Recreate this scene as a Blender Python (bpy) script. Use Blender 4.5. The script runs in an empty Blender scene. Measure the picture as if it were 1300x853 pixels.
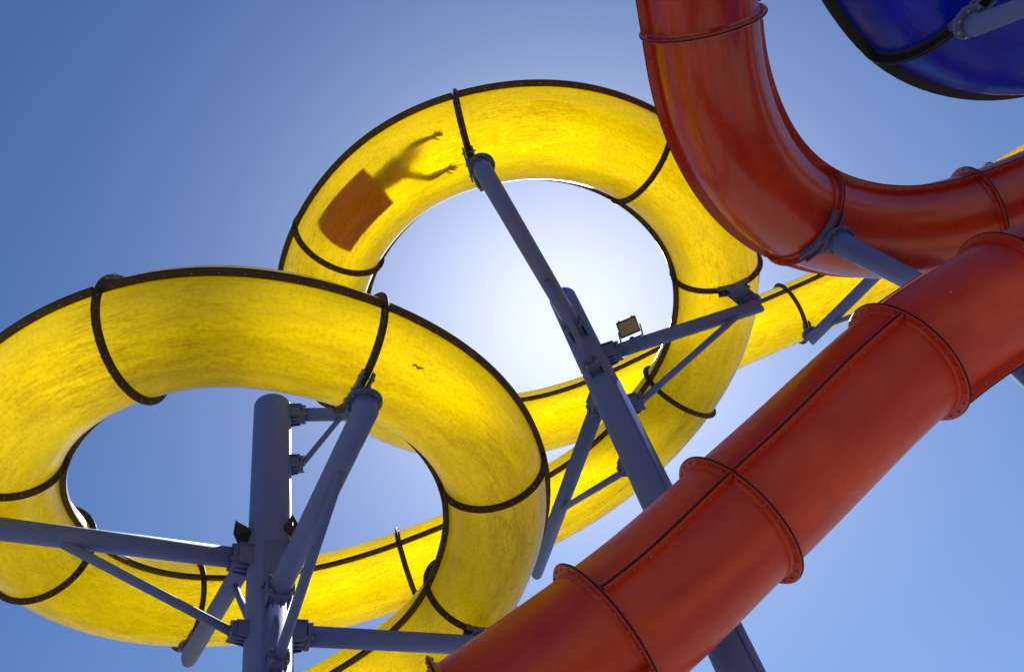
import bpy, bmesh, math, random
from mathutils import Vector, Matrix
random.seed(7)
C = bpy.context.scene.collection
V = Vector
UP = V((0, 0, 1))
R = 0.6                      # outer radius of every slide tube (metres)

# ------------------------------------------------------------------ helpers
def tag(o, label=None, cat=None, group=None, kind=None):
    if label: o['label'] = label
    if cat: o['category'] = cat
    if group: o['group'] = group
    if kind: o['kind'] = kind
    return o

def empty(name, loc, label, cat, group=None):
    o = bpy.data.objects.new(name, None)
    o.empty_display_size = 0.2
    C.objects.link(o)
    o.location = loc
    o['_base'] = list(loc)
    return tag(o, label, cat, group, 'thing')

def link(name, bm, mats, parent=None, recalc=True):
    if recalc:
        bmesh.ops.recalc_face_normals(bm, faces=bm.faces)
    me = bpy.data.meshes.new(name)
    bm.to_mesh(me); bm.free()
    for m in (mats if isinstance(mats, (list, tuple)) else [mats]):
        me.materials.append(m)
    o = bpy.data.objects.new(name, me)
    C.objects.link(o)
    if parent is not None:
        top = parent
        off = V((0, 0, 0))
        while top is not None:
            off += V(top.location); top = top.parent
        o.parent = parent
        me.transform(Matrix.Translation(-off))   # meshes are authored in world metres
    return o

def frame(d):
    d = d.normalized()
    a = UP if abs(d.z) < 0.95 else V((1, 0, 0))
    x = d.cross(a).normalized()
    y = x.cross(d).normalized()
    return x, y, d

def quad_strip(bm, A, B, closed=True, smooth=True, mi=0):
    n = len(A); fs = []
    for i in range(n if closed else n - 1):
        j = (i + 1) % n
        f = bm.faces.new((A[i], A[j], B[j], B[i])); f.smooth = smooth; f.material_index = mi; fs.append(f)
    return fs

def polytube(bm, pts, r, n=28, caps=True, mi=0, bevel=0.0):
    """swept round bar through pts with mitred corners"""
    pts = [V(p) for p in pts]
    rings = []
    x, y, d0 = frame(pts[1] - pts[0])
    base = [x * math.cos(2*math.pi*k/n) * r + y * math.sin(2*math.pi*k/n) * r for k in range(n)]
    cur = [pts[0] + b for b in base]
    rings.append(cur)
    for i in range(1, len(pts)):
        d = (pts[i] - pts[i-1]).normalized()
        if i < len(pts) - 1:
            e = (pts[i+1] - pts[i]).normalized()
            nrm = (d + e).normalized()
        else:
            nrm = d
        new = []
        for p in cur:
            t = (pts[i] - p).dot(nrm) / d.dot(nrm)
            new.append(p + d * t)
        rings.append(new); cur = new
    vr = [[bm.verts.new(p) for p in rg] for rg in rings]
    for a, b in zip(vr, vr[1:]):
        quad_strip(bm, a, b, mi=mi)
    if caps:
        for vs, p in ((vr[0], pts[0]), (vr[-1], pts[-1])):
            f = bm.faces.new(vs); f.material_index = mi
    return bm

def cyl(bm, p, d, r, h, n=24, mi=0, ch=0.0):
    """chamfered cylinder starting at p along d"""
    x, y, d = frame(V(d)); p = V(p)
    prof = [(r - ch, 0), (r, ch), (r, h - ch), (r - ch, h)] if ch > 0 else [(r, 0), (r, h)]
    rings = []
    for rr, hh in prof:
        rings.append([bm.verts.new(p + d*hh + (x*math.cos(2*math.pi*k/n) + y*math.sin(2*math.pi*k/n))*rr) for k in range(n)])
    for i, (a, b) in enumerate(zip(rings, rings[1:])):
        quad_strip(bm, a, b, smooth=(n > 8), mi=mi)
    for rg in (rings[0], rings[-1]):
        f = bm.faces.new(rg); f.material_index = mi

def box(bm, c, ax, ay, az, sx, sy, sz, mi=0):
    c = V(c); vs = []
    for k in (-1, 1):
        for (i, j) in ((-1, -1), (1, -1), (1, 1), (-1, 1)):
            vs.append(bm.verts.new(c + ax*(i*sx/2) + ay*(j*sy/2) + az*(k*sz/2)))
    for f in ((0,1,2,3), (4,5,6,7), (0,1,5,4), (1,2,6,5), (2,3,7,6), (3,0,4,7)):
        q = bm.faces.new([vs[i] for i in f]); q.material_index = mi

def prism(bm, pts, d, mi=0, smooth=False):
    """extrude polygon pts by vector d"""
    a = [bm.verts.new(V(p)) for p in pts]; b = [bm.verts.new(V(p) + V(d)) for p in pts]
    f = bm.faces.new(a); f.material_index = mi
    f = bm.faces.new(b); f.material_index = mi
    quad_strip(bm, a, b, smooth=False, mi=mi)

def hexbolt(bm, p, d, L=0.05, r=0.014, mi=1):
    """bolt through a flange: hex heads at both ends, centred on p"""
    d = V(d).normalized()
    cyl(bm, V(p) - d*(L/2), d, r, 0.012, n=6, mi=mi)
    cyl(bm, V(p) - d*(L/2 - .012), d, r*0.55, L - .024, n=6, mi=mi)
    cyl(bm, V(p) + d*(L/2 - 0.012), d, r, 0.012, n=6, mi=mi)

# ------------------------------------------------------------------ materials
def mat(name):
    m = bpy.data.materials.new(name); m.use_nodes = True
    nt = m.node_tree; nt.nodes.clear()
    out = nt.nodes.new('ShaderNodeOutputMaterial')
    return m, nt, out

def N(nt, t, **kw):
    n = nt.nodes.new(t)
    for k, v in kw.items():
        if k in n.inputs.keys(): n.inputs[k].default_value = v
        else: setattr(n, k, v)
    return n

def ramp(nt, src, stops, interp='LINEAR'):
    r = N(nt, 'ShaderNodeValToRGB'); r.color_ramp.interpolation = interp
    e = r.color_ramp.elements
    while len(e) > 1: e.remove(e[-1])
    e[0].position = stops[0][0]; e[0].color = stops[0][1]
    for p, c in stops[1:]:
        x = e.new(p); x.color = c
    nt.links.new(src, r.inputs['Fac'])
    return r

def g(v): return (v, v, v, 1)

def shell_coords(nt, sx, sy):
    uv = N(nt, 'ShaderNodeUVMap'); uv.uv_map = 'shell'
    mp = N(nt, 'ShaderNodeMapping'); mp.inputs['Scale'].default_value = (sx, sy, 1)
    nt.links.new(uv.outputs['UV'], mp.inputs['Vector'])
    return mp.outputs['Vector']

def noise(nt, vec, scale, detail=5, rough=0.6, dist=0.0):
    n = N(nt, 'ShaderNodeTexNoise'); n.inputs['Scale'].default_value = scale
    n.inputs['Detail'].default_value = detail; n.inputs['Roughness'].default_value = rough
    n.inputs['Distortion'].default_value = dist
    nt.links.new(vec, n.inputs['Vector'])
    return n.outputs['Fac']

def mixc(nt, fac, a, b, mode='MIX'):
    m = N(nt, 'ShaderNodeMix', data_type='RGBA', blend_type=mode)
    for s, k in ((fac, 0), (a, 6), (b, 7)):
        if hasattr(s, 'type') and hasattr(s, 'is_linked'): nt.links.new(s, m.inputs[k])
        else: m.inputs[k].default_value = s
    return m.outputs[2]

def mmath(nt, op, a, b=0.0):
    m = N(nt, 'ShaderNodeMath', operation=op)
    for s, k in ((a, 0), (b, 1)):
        if hasattr(s, 'is_linked'): nt.links.new(s, m.inputs[k])
        else: m.inputs[k].default_value = s
    return m.outputs[0]

def mat_fibreglass(name, col_thin, col_thick, col_surface, trans=0.6, fwd=0.25, fwd_rough=0.55, coat_rough=0.22):
    """translucent gel-coated fibreglass shell: diffuse transmission, some forward
    scatter, a little surface diffuse and a glossy gel coat"""
    m, nt, out = mat(name)
    flow = shell_coords(nt, 1.0, 3.2)
    flow2 = shell_coords(nt, 2.6, 19.0)
    iso = shell_coords(nt, 1.0, 1.0)
    n1 = noise(nt, flow, 1.5, 8, 0.68, 0.4)        # broad streaks along the run
    n2 = noise(nt, flow2, 1.7, 5, 0.6, 1.6)       # water ripples / fibre wrinkles
    n3 = noise(nt, iso, 26, 3, 0.55)              # chopped-strand mottling
    n4 = noise(nt, iso, 1.1, 4, 0.6)              # patches where wrinkles are strong
    n5 = noise(nt, iso, 4.0, 5, 0.65, 0.8)        # stains
    streak = ramp(nt, n1, [(0.30, g(0.62)), (0.48, g(0.88)), (0.60, g(1.0))]).outputs['Color']
    rip = ramp(nt, n2, [(0.34, g(0.15)), (0.46, g(0.75)), (0.58, g(1.0))]).outputs['Color']
    patch = ramp(nt, n4, [(0.42, g(0.15)), (0.62, g(1.0))]).outputs['Color']
    fine = ramp(nt, n3, [(0.30, g(0.62)), (0.55, g(1.0))]).outputs['Color']
    stain = ramp(nt, n5, [(0.27, g(0.6)), (0.40, g(1.0))]).outputs['Color']
    ripm = mmath(nt, 'SUBTRACT', 1.0, mmath(nt, 'MULTIPLY', patch, mmath(nt, 'SUBTRACT', 1.0, rip)))
    f = mmath(nt, 'MULTIPLY', mmath(nt, 'MULTIPLY', streak, ripm), mmath(nt, 'MULTIPLY', fine, stain))
    oi = N(nt, 'ShaderNodeObjectInfo')
    f = mmath(nt, 'ADD', f, mmath(nt, 'MULTIPLY', mmath(nt, 'SUBTRACT', oi.outputs['Random'], 0.5), 0.18))
    sx = N(nt, 'ShaderNodeSeparateXYZ'); uvn = N(nt, 'ShaderNodeUVMap'); uvn.uv_map = 'shell'; nt.links.new(uvn.outputs['UV'], sx.inputs[0])
    dv = mmath(nt, 'DIVIDE', mmath(nt, 'SUBTRACT', sx.outputs['Y'], math.pi*R + 0.06), 0.34)     # bottom of the run
    run = mmath(nt, 'POWER', 2.718, mmath(nt, 'MULTIPLY', mmath(nt, 'MULTIPLY', dv, dv), -1.0))
    n6 = noise(nt, shell_coords(nt, 0.7, 5.0), 1.3, 7, 0.7, 0.5)
    film = ramp(nt, n6, [(0.38, g(0.0)), (0.60, g(1.0))]).outputs['Color']
    f = mmath(nt, 'SUBTRACT', f, mmath(nt, 'MULTIPLY', mmath(nt, 'MULTIPLY', run, film), mmath(nt, 'ADD', 0.10, mmath(nt, 'MULTIPLY', oi.outputs['Random'], 0.40))))
    cl = N(nt, 'ShaderNodeClamp'); nt.links.new(f, cl.inputs['Value'])
    col = mixc(nt, cl.outputs[0], col_thick, col_thin)
    bump = N(nt, 'ShaderNodeBump'); bump.inputs['Strength'].default_value = 0.22; bump.inputs['Distance'].default_value = 0.01
    hsum = mmath(nt, 'ADD', n3, mmath(nt, 'MULTIPLY', n2, 1.4))
    nt.links.new(hsum, bump.inputs['Height'])
    tr = N(nt, 'ShaderNodeBsdfTranslucent'); nt.links.new(col, tr.inputs['Color'])
    rf = N(nt, 'ShaderNodeBsdfRefraction'); rf.inputs['IOR'].default_value = 1.45; rf.inputs['Roughness'].default_value = fwd_rough
    nt.links.new(col, rf.inputs['Color'])
    df = N(nt, 'ShaderNodeBsdfDiffuse'); df.inputs['Color'].default_value = col_surface
    m1 = N(nt, 'ShaderNodeMixShader'); m1.inputs[0].default_value = fwd / (fwd + trans)
    nt.links.new(tr.outputs[0], m1.inputs[1]); nt.links.new(rf.outputs[0], m1.inputs[2])
    m2 = N(nt, 'ShaderNodeMixShader'); m2.inputs[0].default_value = 1 - (trans + fwd)
    nt.links.new(m1.outputs[0], m2.inputs[1]); nt.links.new(df.outputs[0], m2.inputs[2])
    gl = N(nt, 'ShaderNodeBsdfGlossy'); gl.inputs['Roughness'].default_value = coat_rough
    nt.links.new(bump.outputs[0], gl.inputs['Normal'])
    fr = N(nt, 'ShaderNodeLayerWeight'); fr.inputs['Blend'].default_value = 0.35
    nt.links.new(bump.outputs[0], fr.inputs['Normal'])
    fm = mmath(nt, 'ADD', mmath(nt, 'MULTIPLY', mmath(nt, 'POWER', fr.outputs['Facing'], 3.2), 0.8), 0.022)
    m3 = N(nt, 'ShaderNodeMixShader'); nt.links.new(fm, m3.inputs[0])
    nt.links.new(m2.outputs[0], m3.inputs[1]); nt.links.new(gl.outputs[0], m3.inputs[2])
    nt.links.new(m3.outputs[0], out.inputs['Surface'])
    return m

def mat_gelcoat(name, c1, c2, c3, c4, rough=0.28, trans=0.0, coat=0.35, coat_rough=0.12, blotch=0.55):
    m, nt, out = mat(name)
    iso = shell_coords(nt, 1.0, 1.0); flow = shell_coords(nt, 0.35, 1.3)
    n1 = noise(nt, flow, 1.3, 5, 0.6, 0.5); n2 = noise(nt, iso, 7, 6, 0.65); n3 = noise(nt, iso, 55, 3, 0.6)
    a = mixc(nt, ramp(nt, n1, [(0.36, g(0)), (0.66, g(1))]).outputs['Color'], c1, c2)
    a = mixc(nt, ramp(nt, n2, [(0.55, g(0)), (0.80, g(blotch))]).outputs['Color'], a, c3)
    n4 = noise(nt, iso, 1.7, 6, 0.7, 0.6)
    a = mixc(nt, ramp(nt, n4, [(0.50, g(0)), (0.74, g(blotch))]).outputs['Color'], a, c4)
    sp = ramp(nt, n3, [(0.70, g(0)), (0.76, g(0.6))]).outputs['Color']
    a = mixc(nt, sp, a, (0.30, 0.16, 0.12, 1))
    p = N(nt, 'ShaderNodeBsdfPrincipled')
    nt.links.new(a, p.inputs['Base Color'])
    rr = N(nt, 'ShaderNodeMapRange'); nt.links.new(n2, rr.inputs['Value'])
    rr.inputs['From Min'].default_value = .3; rr.inputs['From Max'].default_value = .75
    rr.inputs['To Min'].default_value = rough; rr.inputs['To Max'].default_value = rough + 0.22
    nt.links.new(rr.outputs[0], p.inputs['Roughness'])
    p.inputs['Coat Weight'].default_value = coat; p.inputs['Coat Roughness'].default_value = coat_rough
    b = N(nt, 'ShaderNodeBump'); b.inputs['Strength'].default_value = 0.051; b.inputs['Distance'].default_value = 0.006
    nt.links.new(mmath(nt, 'ADD', n3, mmath(nt, 'MULTIPLY', n2, 2.0)), b.inputs['Height'])
    nt.links.new(b.outputs[0], p.inputs['Normal']); nt.links.new(b.outputs[0], p.inputs['Coat Normal'])
    if trans > 0:
        t = N(nt, 'ShaderNodeBsdfTranslucent'); nt.links.new(a, t.inputs['Color'])
        ms = N(nt, 'ShaderNodeMixShader'); ms.inputs[0].default_value = trans
        nt.links.new(p.outputs[0], ms.inputs[1]); nt.links.new(t.outputs[0], ms.inputs[2])
        nt.links.new(ms.outputs[0], out.inputs['Surface'])
    else:
        nt.links.new(p.outputs[0], out.inputs['Surface'])
    return m

def mat_plain(name, c, c2=None, rough=0.5, metal=0.0, scale=6.0, bump=0.1):
    """painted / worn surface with mottled colour in object space"""
    m, nt, out = mat(name)
    tc = N(nt, 'ShaderNodeNewGeometry')
    n1 = noise(nt, tc.outputs['Position'], scale, 6, 0.62)
    n2 = noise(nt, tc.outputs['Position'], scale * 9, 3, 0.6)
    a = mixc(nt, ramp(nt, n1, [(0.42, g(0)), (0.72, g(1))]).outputs['Color'], c, c2 or c)
    p = N(nt, 'ShaderNodeBsdfPrincipled'); nt.links.new(a, p.inputs['Base Color'])
    p.inputs['Metallic'].default_value = metal; p.inputs['Specular IOR Level'].default_value = 0.2
    rr = N(nt, 'ShaderNodeMapRange'); nt.links.new(n1, rr.inputs['Value'])
    rr.inputs['To Min'].default_value = max(0.05, rough - .1); rr.inputs['To Max'].default_value = rough + .15
    nt.links.new(rr.outputs[0], p.inputs['Roughness'])
    b = N(nt, 'ShaderNodeBump'); b.inputs['Strength'].default_value = bump; b.inputs['Distance'].default_value = 0.004
    nt.links.new(n2, b.inputs['Height']); nt.links.new(b.outputs[0], p.inputs['Normal'])
    nt.links.new(p.outputs[0], out.inputs['Surface'])
    return m

M = {}
M['yellow'] = mat_fibreglass('yellow_fibreglass', (1.0, 0.865, 0.0, 1), (0.46, 0.335, 0.0, 1), (0.8, 0.62, 0.0, 1), trans=0.71, fwd=0.15, fwd_rough=0.75)
M['orange'] = mat_gelcoat('orange_gelcoat', (0.40, 0.010, 0.001, 1), (0.54, 0.036, 0.001, 1), (0.44, 0.040, 0.010, 1), (0.30, 0.010, 0.004, 1), rough=0.22, trans=0.06, coat=0.4, coat_rough=0.06, blotch=0.3)
M['orange_worn'] = mat_gelcoat('weathered_orange_gelcoat', (0.52, 0.011, 0.001, 1), (0.72, 0.058, 0.001, 1), (0.50, 0.055, 0.014, 1), (0.42, 0.014, 0.002, 1), rough=0.38, trans=0.06, coat=0.18, coat_rough=0.25, blotch=0.55)
M['blue'] = mat_fibreglass('blue_fibreglass', (0.004, 0.05, 0.50, 1), (0.0, 0.008, 0.10, 1), (0.01, 0.04, 0.32, 1), trans=0.55, fwd=0.12, coat_rough=0.12)
M['dark_flange'] = mat_plain('shaded_yellow_flange', (0.050, 0.033, 0.016, 1), (0.085, 0.052, 0.022, 1), rough=0.5)  # yellow fibreglass flange; its shade against the sun is painted in as dark brown
M['black_flange'] = mat_plain('black_flange', (0.012, 0.013, 0.018, 1), (0.02, 0.02, 0.024, 1), rough=0.45)
M['gasket'] = mat_plain('black_sealant', (0.012, 0.011, 0.010, 1), (0.03, 0.028, 0.026, 1), rough=0.6)
M['bolt'] = mat_plain('galvanised_bolt', (0.32, 0.30, 0.28, 1), (0.20, 0.16, 0.13, 1), rough=0.45, metal=0.6, scale=40)
M['dark_bolt'] = mat_plain('rusty_bolt', (0.24, 0.22, 0.20, 1), (0.10, 0.07, 0.05, 1), rough=0.5, metal=0.4, scale=40)
M['steel'] = mat_plain('blue_grey_paint', (0.10, 0.150, 0.40, 1), (0.125, 0.17, 0.38, 1), rough=0.58, scale=3.0)
M['steel_dark'] = mat_plain('blue_grey_bracket_paint', (0.075, 0.115, 0.29, 1), (0.095, 0.13, 0.27, 1), rough=0.5, scale=8)
M['black_metal'] = mat_plain('black_painted_metal', (0.025, 0.024, 0.024, 1), (0.06, 0.045, 0.035, 1), rough=0.45, scale=20)
M['mat'] = mat_plain('red_foam_mat', (0.72, 0.13, 0.05, 1), (0.74, 0.18, 0.06, 1), rough=0.8, scale=9)
M['skin'] = mat_plain('skin', (0.50, 0.29, 0.20, 1), (0.55, 0.31, 0.22, 1), rough=0.5)
M['shorts'] = mat_plain('swim_cloth', (0.03, 0.04, 0.10, 1), (0.04, 0.05, 0.12, 1), rough=0.8)
M['hair'] = mat_plain('hair', (0.03, 0.018, 0.01, 1), (0.05, 0.03, 0.015, 1), rough=0.5)
M['leaf'] = mat_plain('dry_leaf', (0.04, 0.022, 0.012, 1), (0.07, 0.03, 0.015, 1), rough=0.7)
M['ground'] = mat_plain('worn_paving', (0.20, 0.185, 0.16, 1), (0.155, 0.145, 0.125, 1), rough=0.8, scale=0.6)
mg, nt, out = mat('lamp_glass')
p = N(nt, 'ShaderNodeBsdfPrincipled'); p.inputs['Base Color'].default_value = (0.22, 0.22, 0.25, 1); p.inputs['Roughness'].default_value = 0.12
p.inputs['Metallic'].default_value = 0.35
tcn = N(nt, 'ShaderNodeNewGeometry'); wv = noise(nt, tcn.outputs['Position'], 30, 2, 0.5)
rr = N(nt, 'ShaderNodeMapRange'); nt.links.new(wv, rr.inputs['Value']); rr.inputs['To Min'].default_value = .08; rr.inputs['To Max'].default_value = .3
nt.links.new(rr.outputs[0], p.inputs['Roughness']); nt.links.new(p.outputs[0], out.inputs['Surface']); M['glass'] = mg

# ------------------------------------------------------------------ tube paths
class Path:
    """uniform cubic B-spline centre line"""
    def __init__(self, pts, pre=(), post=()):
        up = lambda q: [(x, y, z + 1.6) for x, y, z in q]
        self.P = [V(p) for p in up(pre) + list(pts) + up(post)]; self.n = len(self.P); self.o = len(pre)
    def at(self, t):
        P, n = self.P, self.n; t = t + self.o
        k = max(0, min(int(math.floor(t)), n - 2)); u = t - k
        w = ((1-u)**3/6, (3*u**3-6*u*u+4)/6, (-3*u**3+3*u*u+3*u+1)/6, u**3/6)
        r = V((0, 0, 0))
        for j, ww in zip(range(k-1, k+3), w):
            q = P[j] if 0 <= j < n else (2*P[0]-P[1] if j < 0 else 2*P[-1]-P[-2])
            r += q*ww
        return r
    def fr(self, t):
        p = self.at(t); d = (self.at(t+.01) - self.at(t-.01)).normalized()
        b = d.cross(UP).normalized(); n = b.cross(d)
        return p, d, b, n
    def pt(self, t, ang, rr, lift=0.0):
        """point at angle ang (degrees, 0 = bottom, 90 = right of travel) and radius rr"""
        p, d, b, n = self.fr(t); a = math.radians(ang)
        return p + (b*math.sin(a) - n*math.cos(a))*rr
    def length(self, t0, t1, m=24):
        q = [self.at(t0 + (t1-t0)*i/m) for i in range(m+1)]
        return sum((a-b).length for a, b in zip(q, q[1:]))

def tube_section(path, t0, t1, s0, m, parent, seg=64):
    bm = bmesh.new(); uvl = bm.loops.layers.uv.new('shell')
    L = path.length(t0, t1); k = max(4, int(L/0.07))
    rings = []
    for i in range(k+1):
        t = t0 + (t1-t0)*i/k
        rings.append([bm.verts.new(path.pt(t, 180 + 360*j/seg, R)) for j in range(seg)])
    for i in range(k):
        for j in range(seg):
            jj = (j+1) % seg
            f = bm.faces.new((rings[i][j], rings[i][jj], rings[i+1][jj], rings[i+1][j])); f.smooth = True
            for lp, (ii, jx) in zip(f.loops, ((i, j), (i, j+1), (i+1, j+1), (i+1, j))):
                lp[uvl].uv = (s0 + L*ii/k, 2*math.pi*R*jx/seg)
    return link('tube_section', bm, m, parent, recalc=False), L

def joint_flange(path, t, mats, parent, out=0.085, half=0.024, bolts=True, gasket=True, seg=80, gk=.005, br=.012):
    """bolted ring where two tube sections meet; mats = flange, bolt, sealant"""
    bm = bmesh.new()
    p, d, b, n = path.fr(t)
    ri, ro, c = R - 0.012, R + out, 0.006
    prof = [(ri, -half), (ro-c, -half), (ro, -half+c), (ro, -gk), (ro+(.006 if gk > .006 else -.004), -gk), (ro+(.006 if gk > .006 else -.004), gk), (ro, gk), (ro, half-c), (ro-c, half), (ri, half)]
    mi = [0, 0, 0, 2, 2, 2, 0, 0, 0, 0] if gasket else [0]*10
    rings = []
    for r_, h in prof:
        rings.append([bm.verts.new(p + d*h + (b*math.cos(2*math.pi*k/seg) + n*math.sin(2*math.pi*k/seg))*r_) for k in range(seg)])
    for q in range(len(prof)):
        quad_strip(bm, rings[q], rings[(q+1) % len(prof)], smooth=False, mi=mi[q])
    # fillet where the flange turns out of the shell
    for sgn in (-1, 1):
        A = [bm.verts.new(p + d*(sgn*(half+.001)) + (b*math.cos(2*math.pi*k/seg) + n*math.sin(2*math.pi*k/seg))*(R+.016)) for k in range(seg)]
        B = [bm.verts.new(p + d*(sgn*(half+.03)) + (b*math.cos(2*math.pi*k/seg) + n*math.sin(2*math.pi*k/seg))*(R+.0015)) for k in range(seg)]
        quad_strip(bm, A, B, smooth=True)
    if bolts and br > 0:
        nb = 26
        for k in range(nb):
            a = 2*math.pi*(k + .35)/nb
            hexbolt(bm, p + (b*math.cos(a) + n*math.sin(a))*(R + out*0.60), d, L=2*half + .030, r=br)
    return link('joint_flange', bm, mats, parent)

def seam_flange(path, t0, t1, side, mats, parent, roll=0.0, out=0.085, half=0.017, bolts=True, gk=.004, br=.012):
    """lengthwise flange where the upper and lower half shells are bolted together"""
    bm = bmesh.new(); L = path.length(t0, t1); k = max(4, int(L/0.10))
    def basis(t):
        p, d, b, n = path.fr(t); a = math.radians(roll)
        o = (b*math.cos(a) + n*math.sin(a))*side
        return p, d, o, d.cross(o)
    prof = [(R-.012, -half), (R+out-.005, -half), (R+out, -half+.005), (R+out, -gk), (R+out+(.007 if gk > .006 else -.003), -gk), (R+out+(.007 if gk > .006 else -.003), gk), (R+out, gk), (R+out, half-.005), (R+out-.005, half), (R-.012, half)]
    mi = [0, 0, 0, 2, 2, 2, 0, 0, 0, 0]
    rings = []
    for i in range(k+1):
        p, d, o, w = basis(t0 + (t1-t0)*i/k)
        rings.append([bm.verts.new(p + o*r_ + w*h) for r_, h in prof])
    for i in range(k):
        for q in range(len(prof)):
            qq = (q+1) % len(prof)
            f = bm.faces.new((rings[i][q], rings[i][qq], rings[i+1][qq], rings[i+1][q])); f.material_index = mi[q]
    bm.faces.new(rings[0]); bm.faces.new(rings[-1])
    if bolts and br > 0:
        nb = max(2, int(L/0.19))
        for i in range(nb):
            p, d, o, w = basis(t0 + (t1-t0)*(i+.5)/nb)
            hexbolt(bm, p + o*(R + out*0.55), w, L=2*half + .026, r=br)
    return link('seam_flange', bm, mats, parent)

def slide(name, label, path, cuts, m, fl, rolls=None, out=0.085, half=0.017, rhalf=0.02, gk=.004, br=.012):
    p0 = path.at(cuts[len(cuts)//2])
    root = empty(name, (p0.x, p0.y, 0), label, 'water slide')
    s = 0.0
    for i, (a, b) in enumerate(zip(cuts, cuts[1:])):
        sec, L = tube_section(path, a, b, s, m, root); s += L
        e = .03/L*(b-a)
        for sd in (1, -1):
            seam_flange(path, a+e, b-e, sd, fl, sec, roll=(rolls[i] if rolls else 0.0), out=out, half=half, gk=gk, br=br)
    for t in cuts[1:-1]:
        joint_flange(path, t, fl, root, out=out, half=rhalf, gk=gk, br=br)
    return root

YEL = Path([(11.148,10.488,13.99),(9.609,10.778,13.914),(8.11,11.246,13.828),(6.574,11.592,13.748),(4.942,11.607,13.669),(3.262,11.609,13.516),(1.605,11.672,13.269),(0.054,11.417,12.992),(-1.263,10.714,12.714),(-2.2,9.628,12.446),(-2.683,8.329,12.2),(-2.699,7.053,11.978),(-2.25,5.974,11.788),(-1.478,5.156,11.635),(-0.57,4.663,11.513),(0.431,4.575,11.4),(1.449,4.8,11.281),(2.324,5.405,11.171),(2.948,6.337,11.078),(3.218,7.434,11),(3.009,8.559,10.925),(2.381,9.54,10.846),(1.463,10.258,10.737),(0.413,10.67,10.581),(-0.761,10.779,10.429),(-2.057,10.765,10.316),(-3.399,10.681,10.212),(-4.636,10.308,10.089),(-5.63,9.605,9.93),(-6.28,8.71,9.734),(-6.534,7.688,9.521),(-6.447,6.629,9.305),(-6.109,5.638,9.101),(-5.502,4.848,8.928),(-4.698,4.296,8.804),(-3.799,4.063,8.717),(-2.9,4.111,8.645),(-2.102,4.496,8.575),(-1.387,5.16,8.506),(-0.866,6.019,8.438),(-0.696,7.01,8.371),(-0.887,7.981,8.303),(-1.398,8.832,8.232),(-2.035,9.507,8.154),(-2.844,9.895,8.078),(-3.825,10.108,7.999),(-4.955,10.235,7.906)],
    pre=[(15.3, 8.9, 12.6), (14.1, 9.6, 12.53), (12.7, 10.15, 12.46)], post=[(-6.05, 10.3, 6.15), (-7.1, 10.2, 5.95), (-8.2, 9.8, 5.75), (-9.1, 9.1, 5.55)])
O1 = Path([(3.184,2.832,10.45),(3.172,3.001,10.369),(3.152,3.294,10.291),(3.123,3.717,10.216),(3.091,4.273,10.15),(3.183,4.956,10.09),(3.431,5.717,10.033),(3.92,6.457,9.976),(4.702,7.04,9.918),(5.711,7.407,9.852),(6.999,7.391,9.78),(8.567,7.1,9.7),(10.405,6.539,9.615)],
    pre=[(3.2, -2.2, 9.75), (3.2, -1.0, 9.5), (3.2, .3, 9.25), (3.2, 1.5, 9.05), (3.19, 2.4, 8.92)], post=[(12.1, 5.8, 7.93), (13.6, 4.7, 7.85), (14.6, 3.2, 7.78)])
O2 = Path([(5.511,6.37,7.47),(4.484,6.275,7.251),(3.603,6.286,6.997),(2.865,6.356,6.701),(2.201,6.384,6.389),(1.571,6.361,6.082),(0.966,6.347,5.794),(0.432,6.299,5.512),(-0.109,6.217,5.255),(-0.708,6.159,5.024),(-1.355,6.134,4.805),(-2.05,6.142,4.596)],
    pre=[(10.6, 2.6, 6.65), (10.1, 4.0, 6.5), (9.2, 5.2, 6.36), (7.95, 6.0, 6.22), (6.62, 6.35, 6.07)], post=[(-2.8, 6.16, 2.79), (-3.7, 6.22, 2.55), (-4.7, 6.35, 2.33)])
BLU = Path([(3.642,1.692,8.1),(3.767,2.179,8.05),(4.019,2.755,8),(4.349,3.29,7.95),(4.974,3.705,7.9),(5.599,3.83,7.85),(6.188,3.504,7.8)],
    pre=[(3.3, -1.7, 6.75), (3.3, -.6, 6.68), (3.38, .4, 6.6), (3.5, 1.15, 6.55)], post=[(6.5, 2.85, 6.14), (6.45, 2.1, 6.08), (6.05, 1.45, 6.02)])

YC = [-2.8, -1.2, 0.7, 3.7, 6.25, 8.1, 10.25, 12.6, 14.9, 17.15, 19.15, 21.15, 23.95, 25.6, 28.4, 30.75, 32.95, 35.35, 37.8, 40.2, 42.4, 45.6, 47.9, 50.3]
FY = [M['dark_flange'], M['dark_bolt'], M['gasket']]
FO = [M['orange'], M['bolt'], M['gasket']]
FB = [M['black_flange'], M['bolt'], M['gasket']]
slide('yellow_tube_slide', 'translucent yellow tube slide winding in two loops around the steel columns', YEL, YC, M['yellow'], FY, out=0.068, half=0.026, rhalf=.012, br=.009)
o1 = slide('orange_tube_slide', 'orange-red tube slide curving down from the top edge and bending right', O1, [-4.8, -2.2, 0.35, 2.9, 7.05, 9.5, 11.6, 14.8], M['orange'], FO, half=.022, rhalf=.020, gk=.007, br=.009)
o2 = slide('orange_tube_slide', 'wide orange-red tube slide running straight across the lower right corner', O2, [-4.8, -3.0, -1.2, 0.6, 2.1, 5.4, 8.0, 9.95, 12.6, 14.2], M['orange_worn'], [M['orange_worn'], M['bolt'], M['gasket']], rolls=[0, 0, 0, -80, 0, 0, 62, 0, 0], half=.026, rhalf=.020, gk=.008, br=.0115)
slide('blue_tube_slide', 'dark blue tube slide curling at the top right corner', BLU, [-3.8, -1.4, 0.4, 2.75, 6.3, 8.8], M['blue'], FB, out=0.085, br=0)

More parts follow.
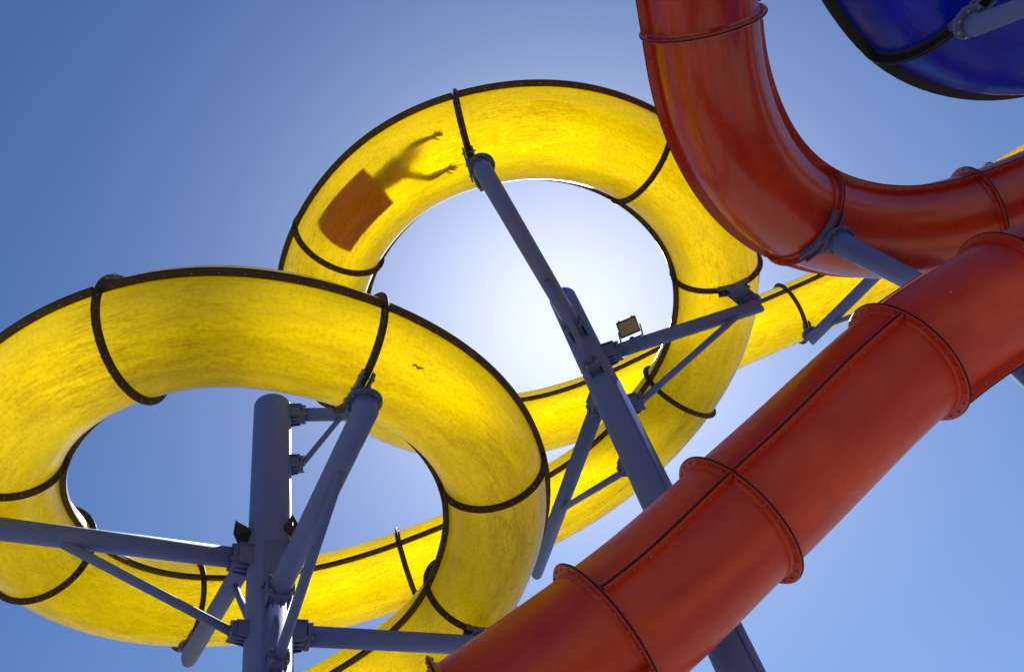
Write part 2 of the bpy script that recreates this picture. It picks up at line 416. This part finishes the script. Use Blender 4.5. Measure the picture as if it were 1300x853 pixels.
def plug(path, t, ang, parent):
    bm = bmesh.new(); p = path.pt(t, ang, R - .003); o = (p - path.at(t)).normalized()
    cyl(bm, p, o, 0.028, 0.009, n=20, ch=0.003)
    link('plug', bm, M['bolt'], parent)

for t, a in ((5.75, 50), (5.15, 62), (7.4, 95)): plug(O2, t, a, o2)
for t, a in ((2.2, 40), (3.7, 42)): plug(O1, t, a, o1)

# ------------------------------------------------------------------ steelwork
def horiz(v): return V((v[0], v[1], 0))

class Column:
    def __init__(self, x, y, r, top, label):
        self.x, self.y, self.r = x, y, r
        self.root = empty('support_column', (x, y, 0), label, 'column', 'steel columns carrying the slides')
        bm = bmesh.new()
        n = 56; prof = [(r, 0.02), (r, top-.012), (r-.004, top-.004), (r-.014, top)]
        rings = [[bm.verts.new((x + math.cos(2*math.pi*k/n)*rr, y + math.sin(2*math.pi*k/n)*rr, z)) for k in range(n)] for rr, z in prof]
        for a, b in zip(rings, rings[1:]): quad_strip(bm, a, b)
        bm.faces.new(rings[-1]); bm.faces.new(rings[0])
        link('pole', bm, M['steel'], self.root)
        bm = bmesh.new(); cyl(bm, (x, y, 0.004), UP, r+.22, 0.03, n=32, ch=.005)
        for k in range(8):
            a = 2*math.pi*k/8; cyl(bm, (x+math.cos(a)*(r+.13), y+math.sin(a)*(r+.13), .034), UP, .02, .05, n=6, mi=1)
        link('base_plate', bm, [M['steel_dark'], M['bolt']], self.root)
    def sleeve(self, a0, a1, z0, z1):
        """curved doubler plate welded on, angles measured from the camera side"""
        bm = bmesh.new(); base = math.atan2(-self.y, -self.x); n = 20
        cols = []
        for i in range(n+1):
            a = base + math.radians(a0 + (a1-a0)*i/n)
            u = V((math.cos(a), math.sin(a), 0)); c = V((self.x, self.y, 0))
            cols.append([bm.verts.new(c + u*rr + UP*z) for rr, z in ((self.r-.004, z0), (self.r+.014, z0), (self.r+.014, z1), (self.r-.004, z1))])
        for a, b in zip(cols, cols[1:]):
            for q in range(4):
                f = bm.faces.new((a[q], a[(q+1) % 4], b[(q+1) % 4], b[q])); f.smooth = (q == 1)
        bm.faces.new(cols[0]); bm.faces.new(cols[-1])
        link('doubler_plate', bm, M['steel'], self.root)
    def bracket(self, z, d, w=0.30, h=0.26, reach=0.15):
        """ribbed bolt-on bracket on the column, facing horizontal direction d"""
        d = horiz(d).normalized(); l = UP.cross(d); c = V((self.x, self.y, z)); r = self.r
        bm = bmesh.new()
        box(bm, c + d*(r*.8 + (reach+r*.2)/2) + UP*(h*.40), d, l, UP, reach + r*.2, w, .016)
        box(bm, c + d*(r*.8 + (reach+r*.2)/2) - UP*(h*.40), d, l, UP, reach + r*.2, w*.62, .014)
        for s in (-.40, -.14, .14, .40):
            prism(bm, [c + l*(s*w) + d*(r*.78) + UP*(h*.39), c + l*(s*w) + d*(r+reach-.01) + UP*(h*.39),
                       c + l*(s*w) + d*(r+reach-.01) - UP*(h*.44), c + l*(s*w) + d*(r*.78) - UP*(h*.62)], l*.014)
        e = c + d*(r+reach)
        for off in (0.0, .024):
            q = e + d*off
            prism(bm, [q + l*(sx*w/2) + UP*(sy*h/2) for sx, sy in ((-1, -.55), (-.62, -1), (.62, -1), (1, -.55), (1, .55), (.62, 1), (-.62, 1), (-1, .55))], d*.02)
        for sx in (-.36, .36):
            for sy in (-.34, .34):
                hexbolt(bm, e + d*.022 + l*(sx*w) + UP*(sy*h), d, L=.085, r=.019)
        link('bracket', bm, [M['steel_dark'], M['bolt']], self.root)
        return r + reach + .044
    def arm(self, path, t, r=0.115, gap=0.235, z=None, xy=None, saddle=True, sad=20):
        """horizontal arm from the column to the joint at t with disc and saddle under the tube"""
        p, dd, b, n = path.fr(t)
        low = p - n*(R + gap)
        zz = low.z if z is None else z
        c = V((self.x, self.y, zz)); tip = V((xy[0], xy[1], zz)) if xy else V((low.x, low.y, zz)); d = horiz(tip - c).normalized()
        k = self.bracket(zz, d, w=max(.26, r*2.5), h=max(.24, r*2.3))
        bm = bmesh.new()
        polytube(bm, [c + d*k, tip, tip + UP*(r*.98)], r)
        a = link('arm', bm, M['steel'], self.root)
        bm = bmesh.new()
        top = tip + UP*r
        cyl(bm, top, UP, r + .055, .03, n=36, ch=.004)
        for q in range(8):
            an = 2*math.pi*(q+.5)/8
            hexbolt(bm, top + V((math.cos(an), math.sin(an), 0))*(r+.034) + UP*.012, UP, L=.07, r=.013, mi=1)
        link('end_plate', bm, [M['steel_dark'], M['bolt']], self.root)
        if saddle:
            bm = bmesh.new()
            base = p - n*(R + gap - r - .03)
            for off in (.045, -.065):
                arc = [p + dd*off + (b*math.sin(math.radians(x)) - n*math.cos(math.radians(x)))*(R+.012) for x in range(-sad, sad+1, 4)]
                def oa(x): return p + dd*off + (b*math.sin(math.radians(x)) - n*math.cos(math.radians(x)))*(R+.095)
                low2 = [V((top.x, top.y, top.z + .03)) + dd*off + b*s for s in (.12, -.12)]
                prism(bm, arc + [oa(sad), oa(sad*.5)] + low2 + [oa(-sad*.5), oa(-sad)], dd*.02)
            for x in (-14, 0, 14):
                q = p + (b*math.sin(math.radians(x)) - n*math.cos(math.radians(x)))*(R+.05)
                hexbolt(bm, q, dd, L=.17, r=.016)
            link('saddle', bm, [M['steel_dark'], M['bolt']], self.root)
        return c, d, tip
    def brace(self, zlow, armpt, r=0.05):
        armpt = V(armpt); d = horiz(armpt - V((self.x, self.y, 0))).normalized()
        k = self.bracket(zlow, d, w=.22, h=.20, reach=.11)
        bm = bmesh.new(); s = V((self.x, self.y, zlow)) + d*(k - .01)
        polytube(bm, [s, armpt], r, n=20)
        link('brace', bm, M['steel'], self.root)

H = 1.6
colA = Column(-3.65, 7.39, 0.26, 9.60 + H, 'thick blue-grey steel column inside the left yellow loop')
colB = Column(0.93, 7.73, 0.21, 10.10 + H, 'blue-grey steel column leaning towards picture centre inside the rear yellow loop')
colC = Column(5.59, 8.00, 0.20, 7.62 + H, 'blue-grey column mostly hidden behind the wide orange slide, its arm under the bent one')
colD = Column(8.00, 9.68, 0.22, 11.45 + H, 'blue-grey column hidden behind the bent orange slide, its arm under the far yellow tube')
colE = Column(7.60, 3.05, 0.24, 5.95 + H, 'blue-grey column whose arm reaches the dark blue slide at top right')

def on_arm(a, f, dz=0.0):
    c, d, tip = a
    return c + (tip - c)*f + UP*dz

# left column
aF = colA.arm(YEL, 37.8, r=0.125, z=6.08 + H, xy=(-1.575, 5.125))
colA.brace(5.22 + H, on_arm(aF, .77, -.10), r=.055)
aL = colA.arm(YEL, 32.3, r=0.12, z=6.76 + H, xy=(-5.93, 5.33))
colA.brace(5.76 + H, on_arm(aL, .72, -.10), r=.05)
aR = colA.arm(YEL, 42.4, r=0.115)
aX = colA.arm(YEL, 28.4, r=0.12)
colA.brace(6.05 + H, on_arm(aX, .42, -.10), r=.045)
aT = colA.arm(YEL, 10.25, r=0.10, z=9.42 + H, xy=(-2.70, 7.86))
colA.brace(8.40 + H, on_arm(aT, .9, -.09), r=.04)
colA.sleeve(-14, 74, 0.3, 6.88 + H)
# rear column
bF = colB.arm(YEL, 14.9, r=0.115, z=8.99 + H, xy=(0.357, 4.66))
colB.brace(8.12 + H, on_arm(bF, .42, -.10), r=.045)
bR = colB.arm(YEL, 19.15, r=0.10, z=8.56 + H, xy=(3.33, 7.86))
colB.brace(7.50 + H, on_arm(bR, .87, -.08), r=.045)
bX = colB.arm(YEL, 23.95, r=0.11, z=7.95 + H, xy=(-0.89, 10.97))
colB.brace(6.75 + H, on_arm(bX, .60, -.09), r=.045)
colB.sleeve(42, 78, 0.3, 7.9 + H)
colC.arm(O1, 7.05, r=0.135, z=7.52 + H, xy=(4.12, 6.48), sad=32)
dA = colD.arm(YEL, 3.7, r=0.11)
colD.brace(9.75 + H, on_arm(dA, .86, -.09), r=.045)
colE.arm(BLU, 2.75, r=0.078, z=5.53 + H, xy=(4.125, 3.14))

# ------------------------------------------------------------------ floodlights
def floodlight(loc, face, label, up=UP, k=1.0):
    """small rectangular floodlight on a U yoke; face = direction the glass looks"""
    root = empty('floodlight', loc, label, 'floodlight', 'floodlights on the columns')
    f = V(face).normalized(); l = V(up).cross(f).normalized(); u = f.cross(l)
    base = V(loc); c = base + V(up)*(.16 + .10*k)
    def rect(q, w, h): return [q + l*(sx*w/2) + u*(sy*h*k/2) for sx, sy in ((-1,-1),(1,-1),(1,1),(-1,1))]
    bm = bmesh.new()
    secs = [rect(c + f*.055, .30, .20), rect(c + f*.040, .30, .20), rect(c + f*.036, .275, .178), rect(c - f*.06, .16, .10), rect(c - f*.075, .14, .085)]
    inner = rect(c + f*.055, .27, .17); inner2 = rect(c + f*.045, .27, .17)
    rs = [[bm.verts.new(p) for p in s] for s in [inner2, inner] + secs]
    for a, b in zip(rs, rs[1:]): quad_strip(bm, a, b, smooth=False)
    bm.faces.new(rs[-1])
    for q in range(5):   # cooling fins on the back
        box(bm, c - f*.068 + l*(.026*(q-2)), l, u, f, .005, .09, .05)
    for s in (-1, 1): box(bm, c + f*.048 + u*(.106*k) + l*(s*.1), l, u, f, .03, .014, .02)
    hs = link('housing', bm, M['black_metal'], root)
    bm = bmesh.new(); vs = [bm.verts.new(p) for p in rect(c + f*.047, .268, .168)]; vs2 = [bm.verts.new(p) for p in rect(c + f*.043, .268, .168)]
    bm.faces.new(vs); bm.faces.new(vs2); quad_strip(bm, vs, vs2, smooth=False)
    link('glass', bm, M['glass'], root)
    bm = bmesh.new(); yb = base + V(up)*.05
    polytube(bm, [c + l*.165, yb + l*.165, yb - l*.165, c - l*.165], .011, n=10)
    cyl(bm, base - V(up)*.01, up, .018, .07, n=12); cyl(bm, yb - V(up)*.012, up, .034, .03, n=14)
    link('yoke', bm, M['black_metal'], root)
    return root

q = on_arm(bR, .265, .10)
floodlight(q, (-0.22, -0.80, -0.30), 'floodlight with its glass showing, standing on the arm right of the rear column', up=V((0.16, 0, 1)).normalized(), k=1.3)
la = on_arm(aL, .11, .11)
floodlight(la, (-0.95, -0.2, 0.10), 'dark floodlight seen edge-on, left of the thick column')
fa = on_arm(aF, .16, .12)
floodlight(V((-3.372, 7.366, 6.86 + H)), (0.75, 0.45, 0.35), 'dark floodlight seen from behind between thick column and its front arm')

# ------------------------------------------------------------------ rider on a mat
bm = bmesh.new()
t0, t1, a0, a1 = 12.90, 13.76, -2.0, 55.0
nu, nv = 26, 18; top = []; bot = []
for i in range(nu+1):
    tr, br = [], []
    for j in range(nv+1):
        u = i/nu; v = j/nv
        t = t0 + (t1-t0)*u + .06*(v-.5)*(1-2*u)*.6 + .03*math.sin(v*math.pi)*(1 if u > .5 else -1)*abs(2*u-1)
        a = a0 + (a1-a0)*v
        wob = .004*math.sin(u*7+v*3) + .003
        curl = .03*max(0, v-.8)*5*max(0, .25-u)*4
        br.append(bm.verts.new(YEL.pt(t, a, R - .012 - wob - curl))); tr.append(bm.verts.new(YEL.pt(t, a, R - .034 - wob - curl)))
    top.append(tr); bot.append(br)
for i in range(nu):
    for j in range(nv):
        for gset in (top, bot):
            f = bm.faces.new((gset[i][j], gset[i+1][j], gset[i+1][j+1], gset[i][j+1])); f.smooth = True
for i in range(nu):
    for j in (0, nv):
        bm.faces.new((top[i][j], top[i+1][j], bot[i+1][j], bot[i][j]))
for j in range(nv):
    for i in (0, nu):
        bm.faces.new((top[i][j], top[i][j+1], bot[i][j+1], bot[i][j]))
mo = link('slide_mat', bm, M['mat'])
tag(mo, 'rectangular red foam mat lying in the rear yellow loop under the rider', 'mat')

def capsule(bm, p, q, r0, r1, n=14):
    p, q = V(p), V(q); x, y, d = frame(q - p) if (q-p).length > 1e-5 else frame(V((0, 0, 1)))
    L = (q-p).length; prof = []
    for k in range(6): a = math.pi/2*k/5; prof.append((-math.cos(a)*r0, math.sin(a)*r0 if k else .0006))
    for k in range(6): a = math.pi/2*k/5; prof.append((L + math.sin(a)*r1, math.cos(a)*r1 if k < 5 else .0006))
    rings = [[bm.verts.new(p + d*h + (x*math.cos(2*math.pi*k/n) + y*math.sin(2*math.pi*k/n))*max(rr, .0006)) for k in range(n)] for h, rr in prof]
    for a, b in zip(rings, rings[1:]): quad_strip(bm, a, b)
    bm.faces.new(rings[0]); bm.faces.new(rings[-1])

def chain(bm, pts):
    for (p, r0), (q, r1) in zip(pts, pts[1:]): capsule(bm, p, q, r0, r1)

def Z(p): return V((p[0], p[1], p[2] + H))
hip, waist, chest, neck = Z((-1.113, 4.74, 9.60)), Z((-.895, 4.615, 9.51)), Z((-.635, 4.525, 9.512)), Z((-.46, 4.505, 9.54))
head = Z((-.375, 4.500, 9.62))
d0 = (chest - hip).normalized()
shU, shL = Z((-.47, 4.386, 9.53)), Z((-.54, 4.605, 9.445))
side = (shL - shU).normalized(); back = d0.cross(side).normalized()
if back.z < 0: back = -back
bm = bmesh.new()
for s in (-.05, .05):     # torso: two rows of overlapping tapered volumes
    chain(bm, [(hip + side*s*1.1, .085), (waist + side*s*.9, .078), (chest + side*s*1.3, .088), (neck + side*s*1.1 - d0*.05, .06)])
chain(bm, [(chest, .09), (neck - d0*.02, .055), (neck + back*.03, .042), (head - d0*.02, .05)])
capsule(bm, shU, shL, .052, .052)
capsule(bm, head - d0*.01 - back*.02, head + d0*.03 + back*.035, .075, .085)
capsule(bm, head + d0*.085 - back*.01, head + d0*.10 - back*.02, .016, .014)          # nose
for s in (-1, 1): capsule(bm, head + side*(s*.088) + back*.01, head + side*(s*.094) - back*.025, .014, .012)   # ears
def arm(sh, el, wr, palm, tips, thumb):
    el, wr, palm = Z(el), Z(wr) + back*.006, Z(palm) + back*.012; tips = [Z(q) for q in tips]; thumb = Z(thumb)
    chain(bm, [(sh, .048), (el, .036), ((el*2+wr)/3, .038), (wr, .024)])
    k = [palm + (q - palm)*.42 for q in tips]
    for q in k: capsule(bm, wr + (palm-wr)*.4, q, .016, .011)
    chain(bm, [(wr, .024), (palm, .018)])
    for q, e in zip(k, tips):
        mid = q + (e-q)*.55 + back*.004
        chain(bm, [(q, .0105), (mid, .0098), (e, .0085)])
    chain(bm, [(wr + (palm-wr)*.3, .014), (wr + (palm-wr)*.5 + (thumb-palm)*.5, .012), (thumb, .009)])
arm(shU, (-.319, 4.283, 9.489), (-.103, 4.242, 9.440), (-.054, 4.226, 9.424),
    [(-.016, 4.183, 9.459), (.032, 4.198, 9.434), (.057, 4.221, 9.410), (.044, 4.243, 9.394)], (-.014, 4.272, 9.379))
arm(shL, (-.287, 4.681, 9.329), (-.082, 4.633, 9.284), (-.021, 4.607, 9.261),
    [(.024, 4.563, 9.260), (.075, 4.600, 9.250), (.083, 4.640, 9.249), (.056, 4.678, 9.255)], (-.008, 4.697, 9.264))
for s in (-1, 1):       # legs lying back along the mat, shins raised
    kn = Z((-1.50, 4.93, 9.66)) + side*(s*.085); an = kn - d0*.24 + back*.17 
    hp = hip + side*(s*.075)
    chain(bm, [(hp, .078), (kn, .052)]); chain(bm, [(kn, .052), (kn*.6 + an*.4 , .050), (an, .033)])
    chain(bm, [(an, .033), (an + back*.05 + d0*.03, .03), (an + back*.15 + d0*.02, .018)])
person = link('person', bm, M['skin'])
rm = person.modifiers.new('skin', 'REMESH'); rm.mode = 'VOXEL'; rm.voxel_size = 0.0045; rm.use_smooth_shade = True
sm = person.modifiers.new('soft', 'SMOOTH'); sm.factor = 0.5; sm.iterations = 2
tag(person, 'person lying face down on the mat, both arms reaching forward with spread fingers', 'person')
bm = bmesh.new()
for s in (-1, 1):
    capsule(bm, hip + side*(s*.05) + d0*.03, hip + side*(s*.07) - d0*.05, .088, .088)
    capsule(bm, hip + side*(s*.07) - d0*.05, hip*.62 + (Z((-1.50, 4.93, 9.66)) + side*(s*.085))*.38, .088, .074)
sh = link('swim_shorts', bm, M['shorts'], person)
rm = sh.modifiers.new('cloth', 'REMESH'); rm.mode = 'VOXEL'; rm.voxel_size = 0.008; rm.use_smooth_shade = True
bm = bmesh.new(); capsule(bm, head + back*.02 - d0*.005, head + back*.05 + d0*.02, .086, .086)
hr = link('hair', bm, M['hair'], person)

# dark scrap stuck in the left loop
bm = bmesh.new()
def scrap(t, a, pts, r=R-.006):
    p, d, b, n = YEL.fr(t); o = YEL.pt(t, a, r); aa = math.radians(a); w = b*math.cos(aa) + n*math.sin(aa); up = (p - o).normalized()
    prism(bm, [o + d*x + w*y + up*(.004 + .012*abs(x)) for x, y in pts], up*.004)
p0, p1 = (38.18, 38.0), (38.28, 43.2)
scrap(38.225, 41, [(-.062, -.012), (-.045, .012), (-.022, .018), (-.008, .008), (.012, .006), (.03, .014), (.062, .022), (.066, .010), (.035, -.010), (.012, -.022), (-.006, -.018), (-.012, -.004), (-.03, -.004), (-.05, -.018)])
lf = link('dead_leaf', bm, M['leaf'])
tag(lf, 'small dark ragged leaf stuck on the left yellow loop', 'leaf')

# ------------------------------------------------------------------ ground
bm = bmesh.new(); n = 64
cv = bm.verts.new((0, 0, 0)); ring = [bm.verts.new((math.cos(2*math.pi*k/n)*900, math.sin(2*math.pi*k/n)*900, 0)) for k in range(n)]
for k in range(n): bm.faces.new((cv, ring[k], ring[(k+1) % n]))
gr = link('ground', bm, M['ground']); tag(gr, 'paved ground under the slides', 'ground', kind='structure')

# ------------------------------------------------------------------ light, sky, camera
SUN = V((0.0682, 0.6203, 0.7814)).normalized()
el = math.asin(SUN.z); az = math.atan2(SUN.x, SUN.y)
ld = bpy.data.lights.new('sun', 'SUN'); ld.energy = 5.0; ld.angle = math.radians(0.53); ld.color = (1.0, 0.95, 0.86)
so = bpy.data.objects.new('sun', ld); C.objects.link(so); so.location = (0, 0, 30)
so.rotation_euler = SUN.to_track_quat('Z', 'Y').to_euler()
w = bpy.data.worlds.new('World'); bpy.context.scene.world = w; w.use_nodes = True
nt = w.node_tree; nt.nodes.clear()
sky = nt.nodes.new('ShaderNodeTexSky'); sky.sky_type = 'NISHITA'; sky.sun_disc = False
sky.sun_elevation = el; sky.sun_rotation = az
sky.altitude = 0; sky.air_density = 1.2; sky.dust_density = 1.0; sky.ozone_density = 10.0
bg = nt.nodes.new('ShaderNodeBackground'); bg.inputs['Strength'].default_value = 0.051
ow = nt.nodes.new('ShaderNodeOutputWorld')
hs = nt.nodes.new('ShaderNodeHueSaturation'); hs.inputs['Saturation'].default_value = 1.12; hs.inputs['Hue'].default_value = 0.504   # saturated slide-film sky
nt.links.new(sky.outputs[0], hs.inputs['Color']); nt.links.new(hs.outputs[0], bg.inputs['Color']); nt.links.new(bg.outputs[0], ow.inputs['Surface'])

cd = bpy.data.cameras.new('camera'); cam = bpy.data.objects.new('camera', cd); C.objects.link(cam)
cd.sensor_width = 36; cd.lens = 36*1050/1300; cd.clip_start = 0.05; cd.clip_end = 3000
cx, cy, cf = V((0.93945, 0.26755, -0.21414)), V((0.3427, -0.73345, 0.58703)), V((0.0, 0.62487, 0.78073))
mw = Matrix(((cx.x, cy.x, -cf.x, 0), (cx.y, cy.y, -cf.y, 0), (cx.z, cy.z, -cf.z, H), (0, 0, 0, 1)))
cam.matrix_world = mw
sc = bpy.context.scene; sc.camera = cam
sc.view_settings.view_transform = 'Standard'; sc.view_settings.look = 'None'
sc.view_settings.exposure = 1.0; sc.view_settings.gamma = 1.0; sc.view_settings.use_curve_mapping = False
sc.cycles.use_denoising = True
sc.cycles.max_bounces = 14; sc.cycles.diffuse_bounces = 6; sc.cycles.glossy_bounces = 5; sc.cycles.transmission_bounces = 12
sc.cycles.sample_clamp_indirect = 12.0
for o in list(bpy.data.objects):
    if '_base' in o: del o['_base']
